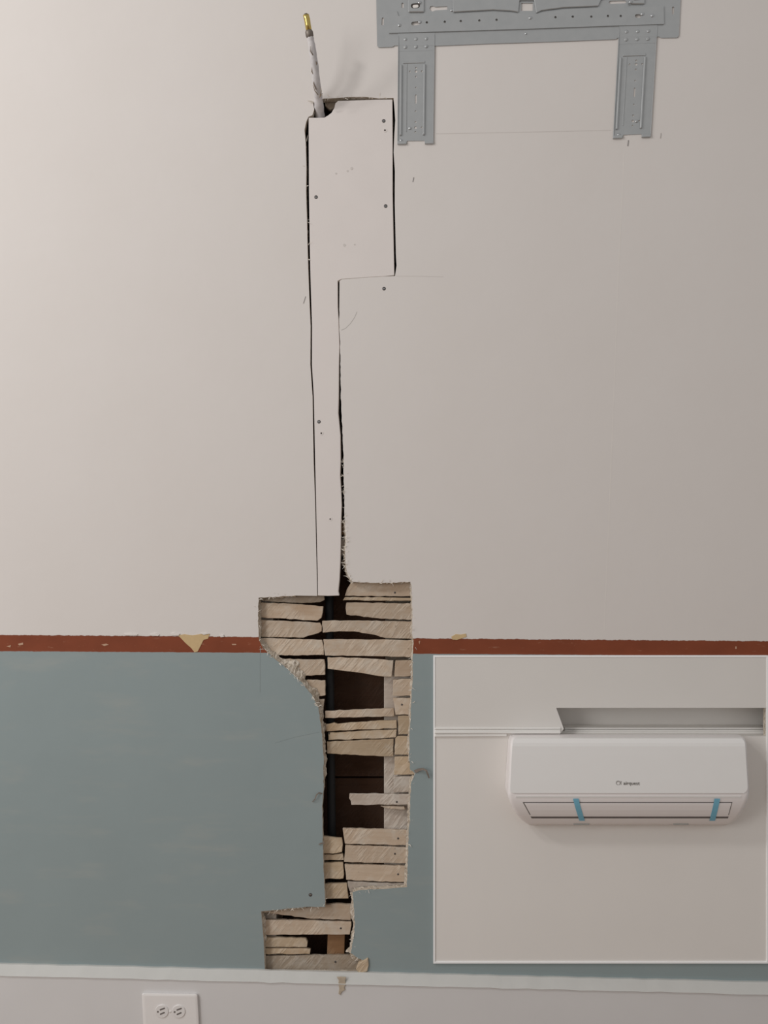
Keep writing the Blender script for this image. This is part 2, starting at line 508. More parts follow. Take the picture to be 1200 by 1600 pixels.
vent = tube('vertical_pipe', [P(514.5, 850, -0.062), P(515, 1000, -0.062), P(517, 1200, -0.062), P(519, 1345, -0.062), P(519.5, 1420, -0.062)], 0.0085, M_VENT, None, 16)
tag(vent, 'dark grey vertical pipe inside the open wall cavity behind the laths', 'pipe')

L = []   # outline, material, d offset (mm forward), rough end
def lath(pts, mat=M_LATH, fwd=0.0, nails=()):
    base_d = -0.0150 + fwd / 1000 + rnd.uniform(-0.0006, 0.0006)
    ym = sum(p[1] for p in pts) / len(pts)
    pts = [(p[0], p[1] + (0.55 if p[1] < ym else -0.55)) for p in pts]
    pts = dens(pts, 7, 0.6, rnd)
    kx, ky = rnd.uniform(-6e-6, 6e-6), rnd.uniform(-2e-5, 2e-5)
    cx = sum(p[0] for p in pts) / len(pts); cyy = sum(p[1] for p in pts) / len(pts)
    o = slab('lath', pts, base_d, base_d - 0.0075, mat, wall, bevel=0.0007, tilt=lambda x, y: kx * (x - cx) + ky * (y - cyy))
    for nx, ny in nails:
        disc_dome('nail', nx, ny, base_d, 0.0022, 0.0006, M_SCREW, o, 8)
    return o
# upper left
lath([(385, 930), (506, 928), (507, 938), (500, 941.5), (472, 943), (385, 938)], M_DUST, -1.5)
lath([(385, 939.5), (450, 942.5), (505, 947), (504, 958), (502, 966), (496, 970.5), (425, 966.5), (385, 964)])
lath([(385, 966.5), (450, 970), (500, 972.5), (503, 978), (502.5, 987), (497, 990), (474, 997), (430, 996), (385, 995)])
lath([(385, 997), (412, 996.5), (460, 998), (503, 999.5), (505.5, 1010), (506, 1024), (460, 1025), (385, 1023)])
lath([(405, 1028.5), (506.5, 1030), (508, 1042), (508, 1055), (465, 1057.5), (405, 1054)])
lath([(440, 1061.5), (508, 1062.5), (508.5, 1087), (490, 1089.5), (440, 1088)])
lath([(450, 1093), (507, 1092), (505, 1106), (499, 1123), (450, 1123)], M_DUST)
lath([(470, 1126), (509, 1130), (512, 1138), (506, 1146), (470, 1150)], M_DUST, -1)
# upper right
lath([(550, 906), (665, 908), (665, 932.5), (538.5, 931.5), (542, 921)], M_LATH, 0, [(617, 926)])
lath([(539, 932.2), (665, 933.5), (665, 939.8), (535.5, 938.6)], M_LATHY, -0.6)
lath([(541, 941), (665, 942.5), (665, 970), (596, 967.5), (541.5, 961), (540, 950)])
lath([(503.5, 969.5), (560, 969), (665, 971), (665, 999), (602, 997.5), (586, 992.5), (560, 988), (530, 987), (504, 989)])
lath([(505, 998.5), (550, 998.5), (665, 1000), (665, 1028), (590, 1026), (508, 1025)])
lath([(511.5, 1026.5), (560, 1027.5), (614.5, 1031.5), (613.5, 1045), (612, 1058.2), (598, 1057.6), (556, 1051), (512, 1045.5)])
lath([(618, 1031.5), (665, 1030), (665, 1056), (616.5, 1058)])
lath([(614.5, 1061.5), (665, 1060), (665, 1087.5), (613.5, 1088)])
lath([(614, 1090.5), (665, 1089.5), (665, 1117), (618, 1117.5)], M_LATH, 0, [(628, 1101)])
# middle
lath([(508, 1110.5), (560, 1108.5), (615, 1106), (616, 1120), (560, 1121.5), (508, 1122.5)], M_LATH, 0.5)
lath([(509, 1131.5), (522, 1129), (528, 1131), (580, 1126.5), (619.5, 1125), (620, 1138.5), (565, 1140.5), (510, 1143.5)], M_LATHY, 0.3)
lath([(512, 1144.6), (565, 1141.5), (620, 1139.6), (619, 1153), (560, 1155.5), (513, 1157)], M_LATHY, -0.3, [(514, 1146)])
lath([(510.5, 1158.5), (560, 1156.5), (615, 1154), (614.5, 1182.5), (570, 1181.5), (511, 1178)], M_LATHY, 0.4)
lath([(622, 1118.5), (665, 1117.8), (665, 1147), (622.5, 1148.5)], M_LATHY)
lath([(617.5, 1154), (621, 1150), (665, 1149), (665, 1179.5), (616.5, 1180)], M_LATHY)
lath([(616.5, 1182.5), (665, 1181), (665, 1211), (616, 1211.5)], M_LATHY)
lath([(615, 1213), (665, 1213), (665, 1238.5), (615, 1239)], M_STUD)
lath([(546, 1240), (600, 1240.5), (665, 1241), (665, 1258.5), (600, 1258), (549, 1258.5), (548, 1252), (545.5, 1247)], M_STUD, 0.8, [(620, 1253)])
lath([(594, 1258.8), (632, 1260), (633, 1265.5), (610, 1264.5), (600, 1262.5)], M_LATH, -0.8)
# lower middle
lath([(535.5, 1294), (590, 1295.5), (665, 1298), (665, 1322.5), (590, 1320.5), (539, 1319), (537, 1306)], M_LATH, 0, [(622, 1310)])
lath([(539.5, 1320.5), (590, 1322), (665, 1325), (665, 1350), (590, 1349), (537.5, 1347.5)], M_LATH, 0, [(617, 1334)])
lath([(538.5, 1350), (590, 1351.5), (665, 1353), (665, 1380), (590, 1378), (541, 1375.5)], M_LATH, 0, [(622, 1366)])
lath([(543, 1377), (600, 1379.5), (660, 1381), (660, 1400), (552, 1402), (546, 1392)], M_STUD, -1.5)
lath([(480, 1306.5), (512, 1307), (534, 1309.5), (535.5, 1320), (534.5, 1332), (520, 1334.5), (480, 1333)], M_LATHY, 0.5)
lath([(480, 1334), (520, 1335.5), (535.5, 1333.5), (537.5, 1344.5), (480, 1345.5)], M_LATHY, -0.8)
lath([(480, 1348.5), (536, 1347.5), (537, 1360), (536.5, 1373.5), (480, 1374.5)], M_LATHY)
lath([(480, 1381), (542, 1380), (543, 1392), (544.5, 1404.5), (480, 1405.5)], M_LATHY)
# lower notch
lath([(421, 1425.5), (460, 1419), (506, 1413.5), (520, 1412), (548, 1413), (548.5, 1425), (548, 1438.5), (480, 1435.8), (448, 1431), (422, 1428)])
lath([(390, 1437), (470, 1438), (549, 1440), (548, 1452), (546.5, 1461), (460, 1461.5), (390, 1461)], M_LATH, 0, [(532.5, 1450.5)])
lath([(390, 1465), (440, 1464.8), (478, 1466.5), (480.5, 1473), (479.5, 1480.5), (390, 1480.5)], M_LATHY)
lath([(390, 1481.3), (479, 1481.8), (485, 1483.5), (484, 1491.5), (390, 1491.5)], M_LATHY, -0.4)
lath([(390, 1493.5), (470, 1493), (550, 1492), (562, 1499), (566, 1522), (390, 1522)], M_DUST, 0, [(524, 1503)])
lath([(470, 140), (493, 140), (492.5, 168), (489, 184), (470, 184)], M_DUST, -2)
lath([(507, 140), (545, 140), (545, 163), (524, 168), (516, 172), (508, 165)], M_DUST, -2.5)
# glimpsed through the slit beside the patch strip
for a, b, m_ in ((812, 836, M_BROWNW), (842, 868, M_STUD), (874, 884, M_DUST)):
    lath([(534, a), (575, a), (575, b), (533.5, b)], m_, -2)

# ------------------------------------------------------------------ broken plaster rims and fibres
def rim(path, width, d0=-0.0004, d1=-0.0145, jit=0.45, rows=5, seed=1):
    r = random.Random(seed)
    p = dens(path, 3.0, 0.25, r, closed=False)
    n = len(p); verts, faces = [], []; walk = 0.0
    for i in range(n):
        a = p[max(i - 1, 0)]; b = p[min(i + 1, n - 1)]
        tx, ty = b[0] - a[0], b[1] - a[1]; l = math.hypot(tx, ty) or 1
        nx, ny = -ty / l, tx / l          # inside lies on this side for the outline's direction
        s = i / (n - 1)
        w = width(s) if callable(width) else width
        walk = max(-1, min(1, walk * 0.8 + r.uniform(-0.6, 0.6)))
        w *= 1 + jit * walk
        for k in range(rows):
            t = k / (rows - 1)
            q = (-0.6 + (w + 0.6) * t)
            dd = d0 + (d1 - d0) * (t ** 0.8) + (r.uniform(-0.0016, 0.0016) if 0 < k < rows - 1 else 0)
            if k == 0: dd = -0.0006
            verts.append(P(p[i][0] + nx * q + (r.uniform(-.5, .5) if k else 0), p[i][1] + ny * q + (r.uniform(-.5, .5) if k else 0), dd))
    for i in range(n - 1):
        for k in range(rows - 1):
            faces.append((i * rows + k, i * rows + k + 1, (i + 1) * rows + k + 1, (i + 1) * rows + k))
    return mk('broken_plaster', verts, faces, M_PLAS, wall, smooth=False)

rim(mid_left[4:9], lambda s: 2.5 + 3 * abs(math.sin(5 * s)), seed=1)
rim(mid_left[8:15], lambda s: 5 + 9 * math.sin(math.pi * min(1, s * 1.05)) ** 0.7, seed=2)
rim(mid_left[14:18], 3.5, seed=3)
rim(mid_left[17:], 2.0, seed=4)
rim(lath_right[:4], 2.0, seed=5)
rim(lath_right[3:9], 2.8, seed=6)
rim(lath_right[8:13], 3.5, seed=7)
rim(lath_right[15:], 3.5, seed=8)
rim([lath_right[-1]] + lath_low[:3], lambda s: 7.0 - 2 * s, seed=9)
rim(lath_low[2:9], lambda s: 3.5 + 3 * s, seed=10)
rim(lath_low[8:], 5, seed=11)
rim(bottom[1:], 4.5, seed=12)
rim([bottom[-1]] + notch[:2], 2.5, seed=13)
rim(gap_strip[10:], 2.6, seed=14)

def fibres():
    r = random.Random(21)
    verts, faces = [], []
    paths = [(mid_left[8:16], 80), (lath_right, 90), (lath_low, 55), (gap_strip[6:], 50), (gap_strip[10:], 70), ([bottom[-1]] + notch, 22), (mid_left[15:], 28), (top_edge[4:], 22), (gap_left_up[10:], 12)]
    for path, cnt in paths:
        pp = dens(path, 2.0, 0, r, closed=False)
        for _ in range(cnt):
            i = r.randrange(len(pp)); x, y = pp[i]
            a = r.uniform(0, 2 * math.pi); l = r.uniform(2.5, 8.5) * PXM
            c = P(x + r.uniform(-1.5, 1.5), y + r.uniform(-1.5, 1.5), r.uniform(-0.004, 0.0003))
            dv = Vector((math.cos(a), -r.uniform(0, 0.7), math.sin(a))) * l
            w = Vector((-math.sin(a), 0, math.cos(a))) * r.uniform(0.0003, 0.0009)
            bend = Vector((r.uniform(-1, 1), 0, r.uniform(-1, 1))) * l * 0.25
            s = len(verts)
            back = Vector((0, 0.0005, 0))
            verts += [c - w, c + w, c + back, c + dv * .5 + bend - w * .8, c + dv * .5 + bend + w * .8, c + dv * .5 + bend + back, c + dv]
            faces += [(s, s + 1, s + 4, s + 3), (s + 1, s + 2, s + 5, s + 4), (s + 2, s, s + 3, s + 5), (s + 3, s + 4, s + 6), (s + 4, s + 5, s + 6), (s + 5, s + 3, s + 6)]
    o = mk('plaster_fibres', verts, faces, M_FIBRE, wall)
    tag(o, 'fine pale fibres and crumbs along the broken plaster edge', kind='stuff')
fibres()

# splinter at the lower right corner of the opening and the tan smear below it
slab('wood_splinter', [(556, 1515), (560, 1505), (566, 1502.5), (575, 1497), (576, 1508), (574, 1518), (562, 1521)], 0.004, -0.006, M_LATHY, wall, bevel=0.001)
slab('torn_paper', [(278, 992.5), (288, 991), (300, 992.5), (312, 991), (328, 990.5), (325, 998), (318, 1000), (314, 1008), (309, 1018), (304, 1019.5), (299, 1013), (290, 1005)], 0.0009, -0.0004, M_PAPER, wall, bevel=0.0003)
slab('torn_paper', [(705, 995), (712, 991), (720, 991.5), (728, 990), (729, 995), (720, 998), (714, 1000), (707, 999.5)], 0.0012, -0.0004, M_PAPER, wall, bevel=0.0003)
for pts in ([(193, 990.8), (205, 989.5), (215, 991), (214, 993), (196, 993)], [(234, 991), (243, 989), (249, 991.5), (247, 994), (236, 993.4)], [(266, 990), (272, 988), (281, 990.5), (279, 993), (268, 993)], [(312, 989.5), (322, 988.6), (327, 990.6), (318, 992)], [(343, 993), (349, 991.6), (350, 995), (345, 996)]):
    slab('paint_flake', pts, 0.0022, 0.0, M_RIDGE, wall, bevel=0.0004)
for pts in ([(28, 1006), (36, 1004), (36, 1007.5), (30, 1008.5)], [(10, 1010), (17, 1008), (16, 1011.5)], [(158, 1007), (166, 1005.6), (170, 1007.4), (163, 1009.4)], [(362, 1006), (369, 1006), (369, 1008), (363, 1008)], [(654, 1002.5), (656.5, 1001), (655.5, 1007)], [(1149, 1010), (1151, 1010), (1151, 1014), (1149, 1014)]):
    slab('paint_chip', pts, 0.0004, -0.0003, M_CHIP, wall)

# curled paper tails at the cut edges
def curl(pts, w, mat):
    pts3 = [P(x, y, d) for x, y, d in pts]
    verts, faces = [], []
    n = len(pts3)
    for i, c in enumerate(pts3):
        a = pts3[max(i - 1, 0)]; b = pts3[min(i + 1, n - 1)]
        t = (b - a).normalized(); s = Vector((t.z, 0, -t.x)).normalized() * (w[i] * PXM / 2)
        verts += [c + s, c - s, c - s + Vector((0, 0.0008, 0)), c + s + Vector((0, 0.0008, 0))]
    for i in range(n - 1):
        for k in range(4):
            k2 = (k + 1) % 4
            faces.append((i * 4 + k, i * 4 + k2, i * 4 + 4 + k2, i * 4 + 4 + k))
    faces += [(3, 2, 1, 0), (n * 4 - 4, n * 4 - 3, n * 4 - 2, n * 4 - 1)]
    return mk('torn_wallpaper_curl', verts, faces, mat, wall, smooth=False)
curl([(648, 1206, 0.001), (654, 1203, 0.004), (661, 1201.5, 0.008), (666, 1204, 0.010), (668.5, 1210, 0.008), (670.5, 1216, 0.004)], [5, 4.5, 3, 2.6, 2.6, 1.6], M_CURL)
curl([(503, 1240, 0.001), (498, 1239, 0.004), (494.5, 1242, 0.006), (492.5, 1248, 0.005), (488, 1253, 0.002)], [2.2, 2, 1.8, 1.5, 1], M_CURL)
curl([(507, 1317, 0.001), (501, 1318, 0.003), (498, 1320, 0.002)], [2.5, 1.8, 1], M_CURL)
curl([(489.5, 160, 0.001), (485, 158, 0.004), (481, 157.5, 0.006)], [2.4, 1.8, 0.8], M_FIBRE)

# screws and marks on the wall
def screw(px, py, parent, d=0.0, r=2.9):
    s = disc_dome('screw', px, py, d, r * PXM, 0.0009, M_SCREW, parent, 12)
    slab('screw_recess', stadium(px - r * .45, py, px + r * .45, py, r * .16, 3), d + 0.00115, d + 0.0008, M_BOLT, s)
    return s
screw(600, 451, wall); screw(485, 1398, wall)
def line(name, pts, w, mat, parent=wall, d=0.0006):
    half = w / 2
    up, dn = [], []
    n = len(pts)
    for i in range(n):
        a = pts[max(i - 1, 0)]; b = pts[min(i + 1, n - 1)]
        l = math.hypot(b[0] - a[0], b[1] - a[1]) or 1
        nx, ny = -(b[1] - a[1]) / l * half, (b[0] - a[0]) / l * half
        up.append((pts[i][0] + nx, pts[i][1] + ny)); dn.append((pts[i][0] - nx, pts[i][1] - ny))
    return slab(name, up + dn[::-1], d, d - 0.0008, mat, parent)
line('pencil_line', [(681, 209), (820, 206.5), (955, 203.5)], 1.1, M_FAINT, d=0.0001)
line('pencil_mark', [(982, 219), (981, 228)], 1.5, M_PENCIL)
line('pencil_mark', [(1033, 208), (1032, 216)], 1.0, M_CRACKW)
line('pencil_mark', [(646.5, 277), (645, 284)], 1.3, M_PENCIL)
line('pencil_mark', [(477.5, 463), (474, 474)], 0.8, M_PENCIL)
line('seam_line', [(619, 431.5), (655, 431.6), (693, 432.5)], 0.9, M_FAINT, d=0.0001)
line('paper_crack', [(533, 516), (540, 513), (548, 505), (554, 496), (558, 487)], 0.9, M_CRACKW, d=0.0001)
line('paint_crack', [(407, 1012), (406.5, 1040), (406.5, 1082)], 0.9, M_CRACKB, d=0.0001)
line('paint_crack', [(430, 1161), (460, 1152), (499, 1144)], 0.8, M_CRACKB, d=0.0001)
line('seam_ridge', [(975, 240), (966, 430), (958, 640), (952, 800), (944, 985)], 1.4, M_RIDGE, d=0.00012)
slab('plaster_smear', [(526, 1527), (533, 1526.5), (541, 1527.5), (539.5, 1531), (540, 1539), (538, 1543), (539, 1547), (534, 1550), (531.5, 1555), (529, 1553), (530, 1544), (528.5, 1537), (529.5, 1532)], 0.0178, 0.0150, M_SMEAR, base, bevel=0.0006)

# ------------------------------------------------------------------ drywall patch
patch_root = empty('drywall_patch', P(513, 931, 0), 'long L-shaped white drywall patch screwed into the slot in the wall', 'patch')
patch = [(482.3, 183.5), (495, 183.8), (507, 183.4), (512, 180.5), (518, 176), (522.5, 168), (524, 161), (528, 157.4), (560, 156.3), (590, 155.4), (613.2, 155.2),
         (613.6, 220), (613.6, 300), (614.6, 350), (615.6, 400), (616.2, 430), (600, 432.0), (575, 433.3), (548, 435.3), (533.5, 436.3), (527.8, 439),
         (528, 480), (529.4, 500), (530.6, 540), (529.8, 570), (529.4, 620), (528.6, 645), (532, 680), (532.4, 720), (531.6, 742), (533, 765), (534, 790), (533, 815), (532.6, 850),
         (531.8, 880), (530.5, 905), (528.6, 924), (530, 930.6), (512, 931.2), (496.6, 930.6), (496.4, 900), (495.4, 860), (494.2, 800), (492.4, 720), (491.2, 660), (490.4, 620), (487.4, 570),
         (487.6, 510), (486, 460), (484.8, 420), (484, 380), (483.4, 340), (482.8, 300), (482.6, 260), (482.3, 220)]
board = slab('board', patch, -0.0008, -0.0125, M_PATCH, patch_root, bevel=0.0008)
for x, y in ((599.5, 189), (493.8, 308), (602.5, 322), (498.3, 659)):
    screw(x, y, patch_root, -0.0008)
def hole(px, py, r, parent, d):
    outer = circ(px, py, r + 1.1, 10); inner = circ(px, py, r * 0.7, 10)
    lip = slab('screw_hole', outer, d + 0.0005, d - 0.0005, M_PATCH, parent, holes=[inner])
    slab('hole_bottom', circ(px, py, r * 0.9, 10), d + 0.0002, d - 0.0005, M_HOLE, lip)
hole(601.5, 203.5, 2.2, patch_root, -0.0008); hole(502, 677, 2.0, patch_root, -0.0008); hole(516, 811, 1.8, patch_root, -0.0008)
for x, y, rx in ((525, 271, 1.4), (549.5, 263, 2.2), (538, 383, 2.2), (543, 267, 1.5), (554, 382, 1.2)):
    slab('scuff_mark', circ(x, y, rx, 9), -0.0004, -0.0012, M_FAINT, patch_root)

# ------------------------------------------------------------------ pipe end standing out of the wall
pr = empty('refrigerant_line', P(500, 183, -0.006), 'white wrapped pipe end with brass tip rising out of the wall', 'pipe')
r5 = random.Random(5)
ctr = [(502, 205, -0.045), (500.5, 184, -0.022), (498.5, 166, -0.002), (497, 150, 0.015), (494, 125, 0.040), (490.5, 95, 0.058), (487, 70, 0.070), (484.2, 57, 0.075)]
wid = [16, 15.5, 15, 13, 13, 12, 11.5, 11]
pts, rad = [], []
for i in range(len(ctr) - 1):
    for k in range(4):
        t = k / 4
        q = [ctr[i][j] + (ctr[i + 1][j] - ctr[i][j]) * t for j in range(3)]
        pts.append(P(*q)); rad.append((wid[i] + (wid[i + 1] - wid[i]) * t) * PXM / 2 * 0.96 * (1 + r5.uniform(-.05, .05)))
pts.append(P(*ctr[-1])); rad.append(wid[-1] * PXM / 2 * 0.9)
tube('sleeve', pts, rad, M_SLEEVE, pr, 16, 0.06, r5)
nut = tube('flare_nut', [P(484.6, 59, 0.0745), P(484, 56.5, 0.0755), P(483, 50, 0.078), P(482.6, 47, 0.079)], [0.0062, 0.0083, 0.0083, 0.006], M_NUT, pr, 6)
tube('brass_tip', [P(482.8, 48.5, 0.0785), P(481, 38, 0.083), P(479.8, 30, 0.086), P(478, 23.5, 0.088), P(477.9, 22.5, 0.0885)], [0.0056, 0.0056, 0.0058, 0.0058, 0.0048], M_BRASS, pr, 14)
tube('bore', [P(478.3, 24.5, 0.0883), P(477.85, 22.0, 0.0888)], 0.0036, M_HOLE, pr, 10)
for a, b, c in (((497, 148), (492, 142), (489, 133)), ((500, 150), (502, 142), (501, 136)), ((499, 152), (504, 146), (503, 153)), ((494, 140), (490, 131), (491, 122)), ((495, 100), (494, 96), (494.5, 103)), ((491, 118), (487, 112), (488, 100)), ((489, 86), (485, 80), (485, 72))):
    dd = lambda y: 0.022 + (150 - y) * 0.00062 + 0.0065
    tube('frayed_strand', [P(a[0], a[1], dd(a[1])), P(b[0], b[1], dd(b[1]) + 0.001), P(c[0], c[1], dd(c[1]))], [0.0010, 0.0009, 0.0004], M_STRAND, pr, 5)

# ------------------------------------------------------------------ mounting bracket
br = empty('mounting_bracket', P(826, 60, 0.0), 'grey galvanised steel mounting plate with two hanging legs at the top of the wall', 'bracket')
def yl(x, y0, y1): return y0 + (y1 - y0) * (x - 590) / 472.0      # edge that climbs towards the right
small = [(667, 35), (695, 34), (720, 33), (749, 32), (776, 31), (868, 27), (895, 26), (924, 26), (950, 25), (970, 25)]
key_l = [(671, 13), (672.5, 9.8), (676, 9), (680, 10.6), (699, 9.5), (699, 15), (680, 16.2), (676, 18), (672.5, 16.8)]
key_r = [(951, 3.4), (953, 1.4), (977, 0.5), (979, 3), (977, 5.2), (953, 6)]
sq = rect(814.5, 4.5, 832.5, 17)
plate_holes = [stadium(598.2, 29, 597.8, 38, 1.7), stadium(1051.8, 12, 1051.5, 21, 1.7), key_l, key_r, sq] + [circ(x, y, 2.0, 8) for x, y in small]
plate_holes += [stadium(645.5, 37, 653, 36, 3.0), stadium(995, 25, 999, 25, 3.0), stadium(629, 6, 629, 11, 1.8)]
plate_out = [(587, -50), (588, 0), (589.3, 71), (591.5, 74), (613, 73.3), (616, 71.2), (623, 70.8), (684, 71.5), (760, 68.3), (860, 65.2), (962, 61.2), (967, 58), (1030, 57.2), (1033, 59), (1058, 58.6), (1060.8, 56), (1063.5, 0), (1065, -50)]
plate = slab('main_plate', plate_out, 0.0020, 0.0010, M_STEEL, br, holes=plate_holes)
band_o = [(607, 17.5), (620, 17), (622.5, 25), (700, 22.8), (770, 19), (800, 20.5), (822, 22.5), (850, 20), (880, 15), (935, 12.5), (990, 11.5), (1037, 9), (1037.5, 37.5), (960, 40), (822, 45), (700, 48.8), (608, 51.5)]
band_h = [circ(x, y, 2.0, 8) for x, y in small] + [stadium(645.5, 37, 653, 36, 3.0), stadium(995, 25, 999, 25, 3.0)]
slab('raised_band', band_o, 0.0042, 0.0021, M_STEEL, br, holes=band_h)
slab('raised_band', [(706, -50), (972, -50), (972, -6), (940, -2), (935, 9), (880, 11.5), (846, 16), (838, 20), (835, 0), (812, 0), (810, 18.5), (798, 16.5), (770, 15), (708, 18.5)], 0.0050, 0.0021, M_STEEL, br, bevel=0.0008)
for x0, x1, y1 in ((637.5, 663, 18.5), (984, 1008, 6)):
    e = slab('embossed_box', rrect(x0, -14, x1, y1, 2.5), 0.0050, 0.0021, M_STEEL, br, bevel=0.0014, holes=())
    slab('slot_opening', stadium(x0 + 8, y1 - 9.5, x0 + 15, y1 - 10, 3.6), 0.0054, 0.0048, M_HOLE, e)
    slab('slot_light', stadium(x0 + 9.5, y1 - 8.5, x0 + 14, y1 - 9, 2.3), 0.0057, 0.0053, M_IWALL, e)
def bolt(x, y, d, r=2.8): disc_dome('bolt', x, y, d, r * PXM, 0.002, M_BOLT, br, 10)
for x, y, d in ((624, 39.5, 0.0042), (655.5, 4, 0.0056), (706, 16, 0.0021), (656, 34.5, 0.0042), (828.5, 28, 0.0042), (1003.5, 22, 0.0042), (1019, 24.5, 0.0042), (821.5, 53, 0.0020), (985, 3, 0.0056)):
    bolt(x, y, d, 2.6 if y < 50 else 1.5)

def leg(tl, tr, bl, bre, hs):
    """tl, tr, bl, bre: corner pixels; positions inside are given in leg units u 0..1, v 0..1"""
    def q(u, v):
        ax = tl[0] + (tr[0] - tl[0]) * u; ay = tl[1] + (tr[1] - tl[1]) * u
        bx = bl[0] + (bre[0] - bl[0]) * u; by = bl[1] + (bre[1] - bl[1]) * u
        return (ax + (bx - ax) * v, ay + (by - ay) * v)
    holes = []
    for u, v, r in hs: 
        c = q(u, v); holes.append(circ(c[0], c[1], r, 8))
    a, b = q(0.5, 0.57), q(0.5, 0.64); holes.append(stadium(a[0], a[1], b[0], b[1], 1.3, 4))
    out = [q(0, 0.15), q(1, 0.15), q(1, 0.5), q(1, 1.0), q(0.76, 1.0), q(0.75, 0.985), q(0.27, 0.985), q(0.26, 1.01), q(0, 1.01), q(0, 0.5)]
    lg = slab('leg', out, 0.0013, 0.0005, M_STEEL, br, holes=holes)
    slab('leg_head', [q(0, 0), q(1, 0), q(1, 0.165), q(0, 0.165)], 0.0026, 0.0023, M_STEEL, lg, tilt=lambda x, y: -0.0011 if y > 65 else 0.0)
    # folded side flanges reach back to the wall
    for u0, u1 in ((0.0, 0.018), (0.982, 1.0)):
        slab('side_flange', [q(u0, 0.02), q(u1, 0.02), q(u1, 1.0), q(u0, 1.0)], 0.0032, 0.0002, M_STEEL, lg, bevel=0.0005)
    for u0, u1 in ((0.06, 0.12), (0.70, 0.76)):
        slab('bead', [q(u0, 0.28), q(u1, 0.28), q(u1, 0.93), q(u0, 0.93)], 0.0045, 0.0008, M_STEEL, lg, bevel=0.0013)
    slab('bead', [q(0.14, 0.255), q(0.74, 0.255), q(0.74, 0.275), q(0.14, 0.275)], 0.0025, 0.0008, M_STEEL, lg, bevel=0.0007)
    slab('bead', [q(0.235, 0.28), q(0.255, 0.28), q(0.255, 0.9), q(0.235, 0.9)], 0.0024, 0.0008, M_STEEL, lg, bevel=0.0005)
    for u in (0.2, 0.49, 0.77):
        for v in (0.055, 0.125):
            c = q(u, v); disc_dome('dimple', c[0], c[1], 0.0021, 0.0034, 0.0015, M_STEEL, lg, 10)
    for u0, u1 in ((0.0, 0.25), (0.76, 1.0)):
        slab('foot_tab', [q(u0, 0.985), q(u1, 0.985), q(u1, 1.012), q(u0, 1.012)], 0.0040, 0.0002, M_STEEL, lg, bevel=0.0005)
    return q
hs = [(0.5, 0.26 + 0.06, 1.6), (0.33, 0.352, 1.5), (0.5, 0.352, 2.2), (0.66, 0.352, 1.5), (0.5, 0.40, 1.5), (0.5, 0.50, 1.4), (0.5, 0.715, 1.4), (0.5, 0.815, 1.6), (0.5, 0.865, 2.2), (0.67, 0.865, 1.5), (0.5, 0.905, 1.4)]
q1 = leg((622, 52.5), (679.5, 50.5), (620.8, 223), (677.2, 222), hs)
q2 = leg((967.5, 40.5), (1027.5, 38.5), (958, 214), (1017, 211.5), hs)
for x, y in ((640.5, 200.5), (626.5, 219.5), (994.5, 189.5), (966.5, 210.5)):
    bolt(x, y, 0.0014, 2.3)

# ------------------------------------------------------------------ electrical outlet in the baseboard
dB = 0.0155
ou = empty('electrical_outlet', P(266, 1580, dB), 'white double electrical outlet set sideways in the baseboard', 'outlet')
def plate_loft():
    prof = [(0.0, 0.0003), (0.3, 0.0040), (1.4, 0.0058), (4.2, 0.0066)]      # inset px, height
    verts, faces = [], []
    n = None
    for ins, h in prof:
        ring = rrect(221.5 + ins, 1551.5 + ins, 309 - ins, 1608 - ins, 3.0)
        # the plate hangs a little askew
        ring = [(x + (y - 1552) * 0.05, y + (x - 221) * 0.012) for x, y in ring]
        n = len(ring)
        for p in ring:
            w = P(p[0], p[1], dB + h); verts.append(w)
    for i in range(len(prof) - 1):
        for k in range(n):
            k2 = (k + 1) % n
            faces.append((i * n + k, i * n + k2, (i + 1) * n + k2, (i + 1) * n + k))
    faces.append(tuple((len(prof) - 1) * n + k for k in range(n)))
    faces.append(tuple(reversed(range(n))))
    return mk('cover_plate', verts, faces, M_PLATE, ou, smooth=False)
plate_loft()
for cx in (252.8, 279.0):
    c0 = 1580.5 + (cx - 253) * 0.012
    rc = slab('receptacle', circ(cx, c0, 10.3, 24), dB + 0.0082, dB + 0.004, M_RECEP, ou, bevel=0.0006)
    for oy, l in ((-3.8, 3.2), (3.0, 2.8)):
        slab('slot', stadium(cx - l + 0.8, c0 + oy + 1.2, cx + l + 0.8, c0 + oy - 1.2, 1.1, 4), dB + 0.0085, dB + 0.007, M_SLOT, rc)
    slab('ground_hole', circ(cx - 6.2, c0 + 0.5, 1.5, 10), dB + 0.0085, dB + 0.007, M_SLOT, rc)
disc_dome('cover_screw', 266, 1580.7, dB + 0.0066, 0.0026, 0.0008, M_PLATE, ou, 10)

# ------------------------------------------------------------------ framed panel with a wall-mounted air conditioner
pn = empty('display_panel', P(938, 1505, 0), 'white-edged panel on the blue-grey wall showing a room corner with crown moulding', 'panel')
X0, Y0, X1, Y1 = 677, 1024, 1199.5, 1505.5
REC = [(869, 1106), (1197.4, 1106), (1197.4, 1150.5), (872, 1150.5), (881, 1139)]
dP = 0.0020
MLD = 1150.0
slab('ceiling_sheet', [(X0 + 1, Y0 + 1), (X1 - 1, Y0 + 1), (X1 - 1, 1106), (869, 1106), (881, 1139), (X0 + 1, 1140)], dP + 0.001, 0.0003, M_ICEIL, pn)
slab('wall_sheet', [(X0 + 1, 1140), (881, 1139), (872, 1150.5), (X1 - 1, 1150.5), (X1 - 1, Y1 - 1), (X0 + 1, Y1 - 1)], dP, 0.0003, M_IWALL, pn)
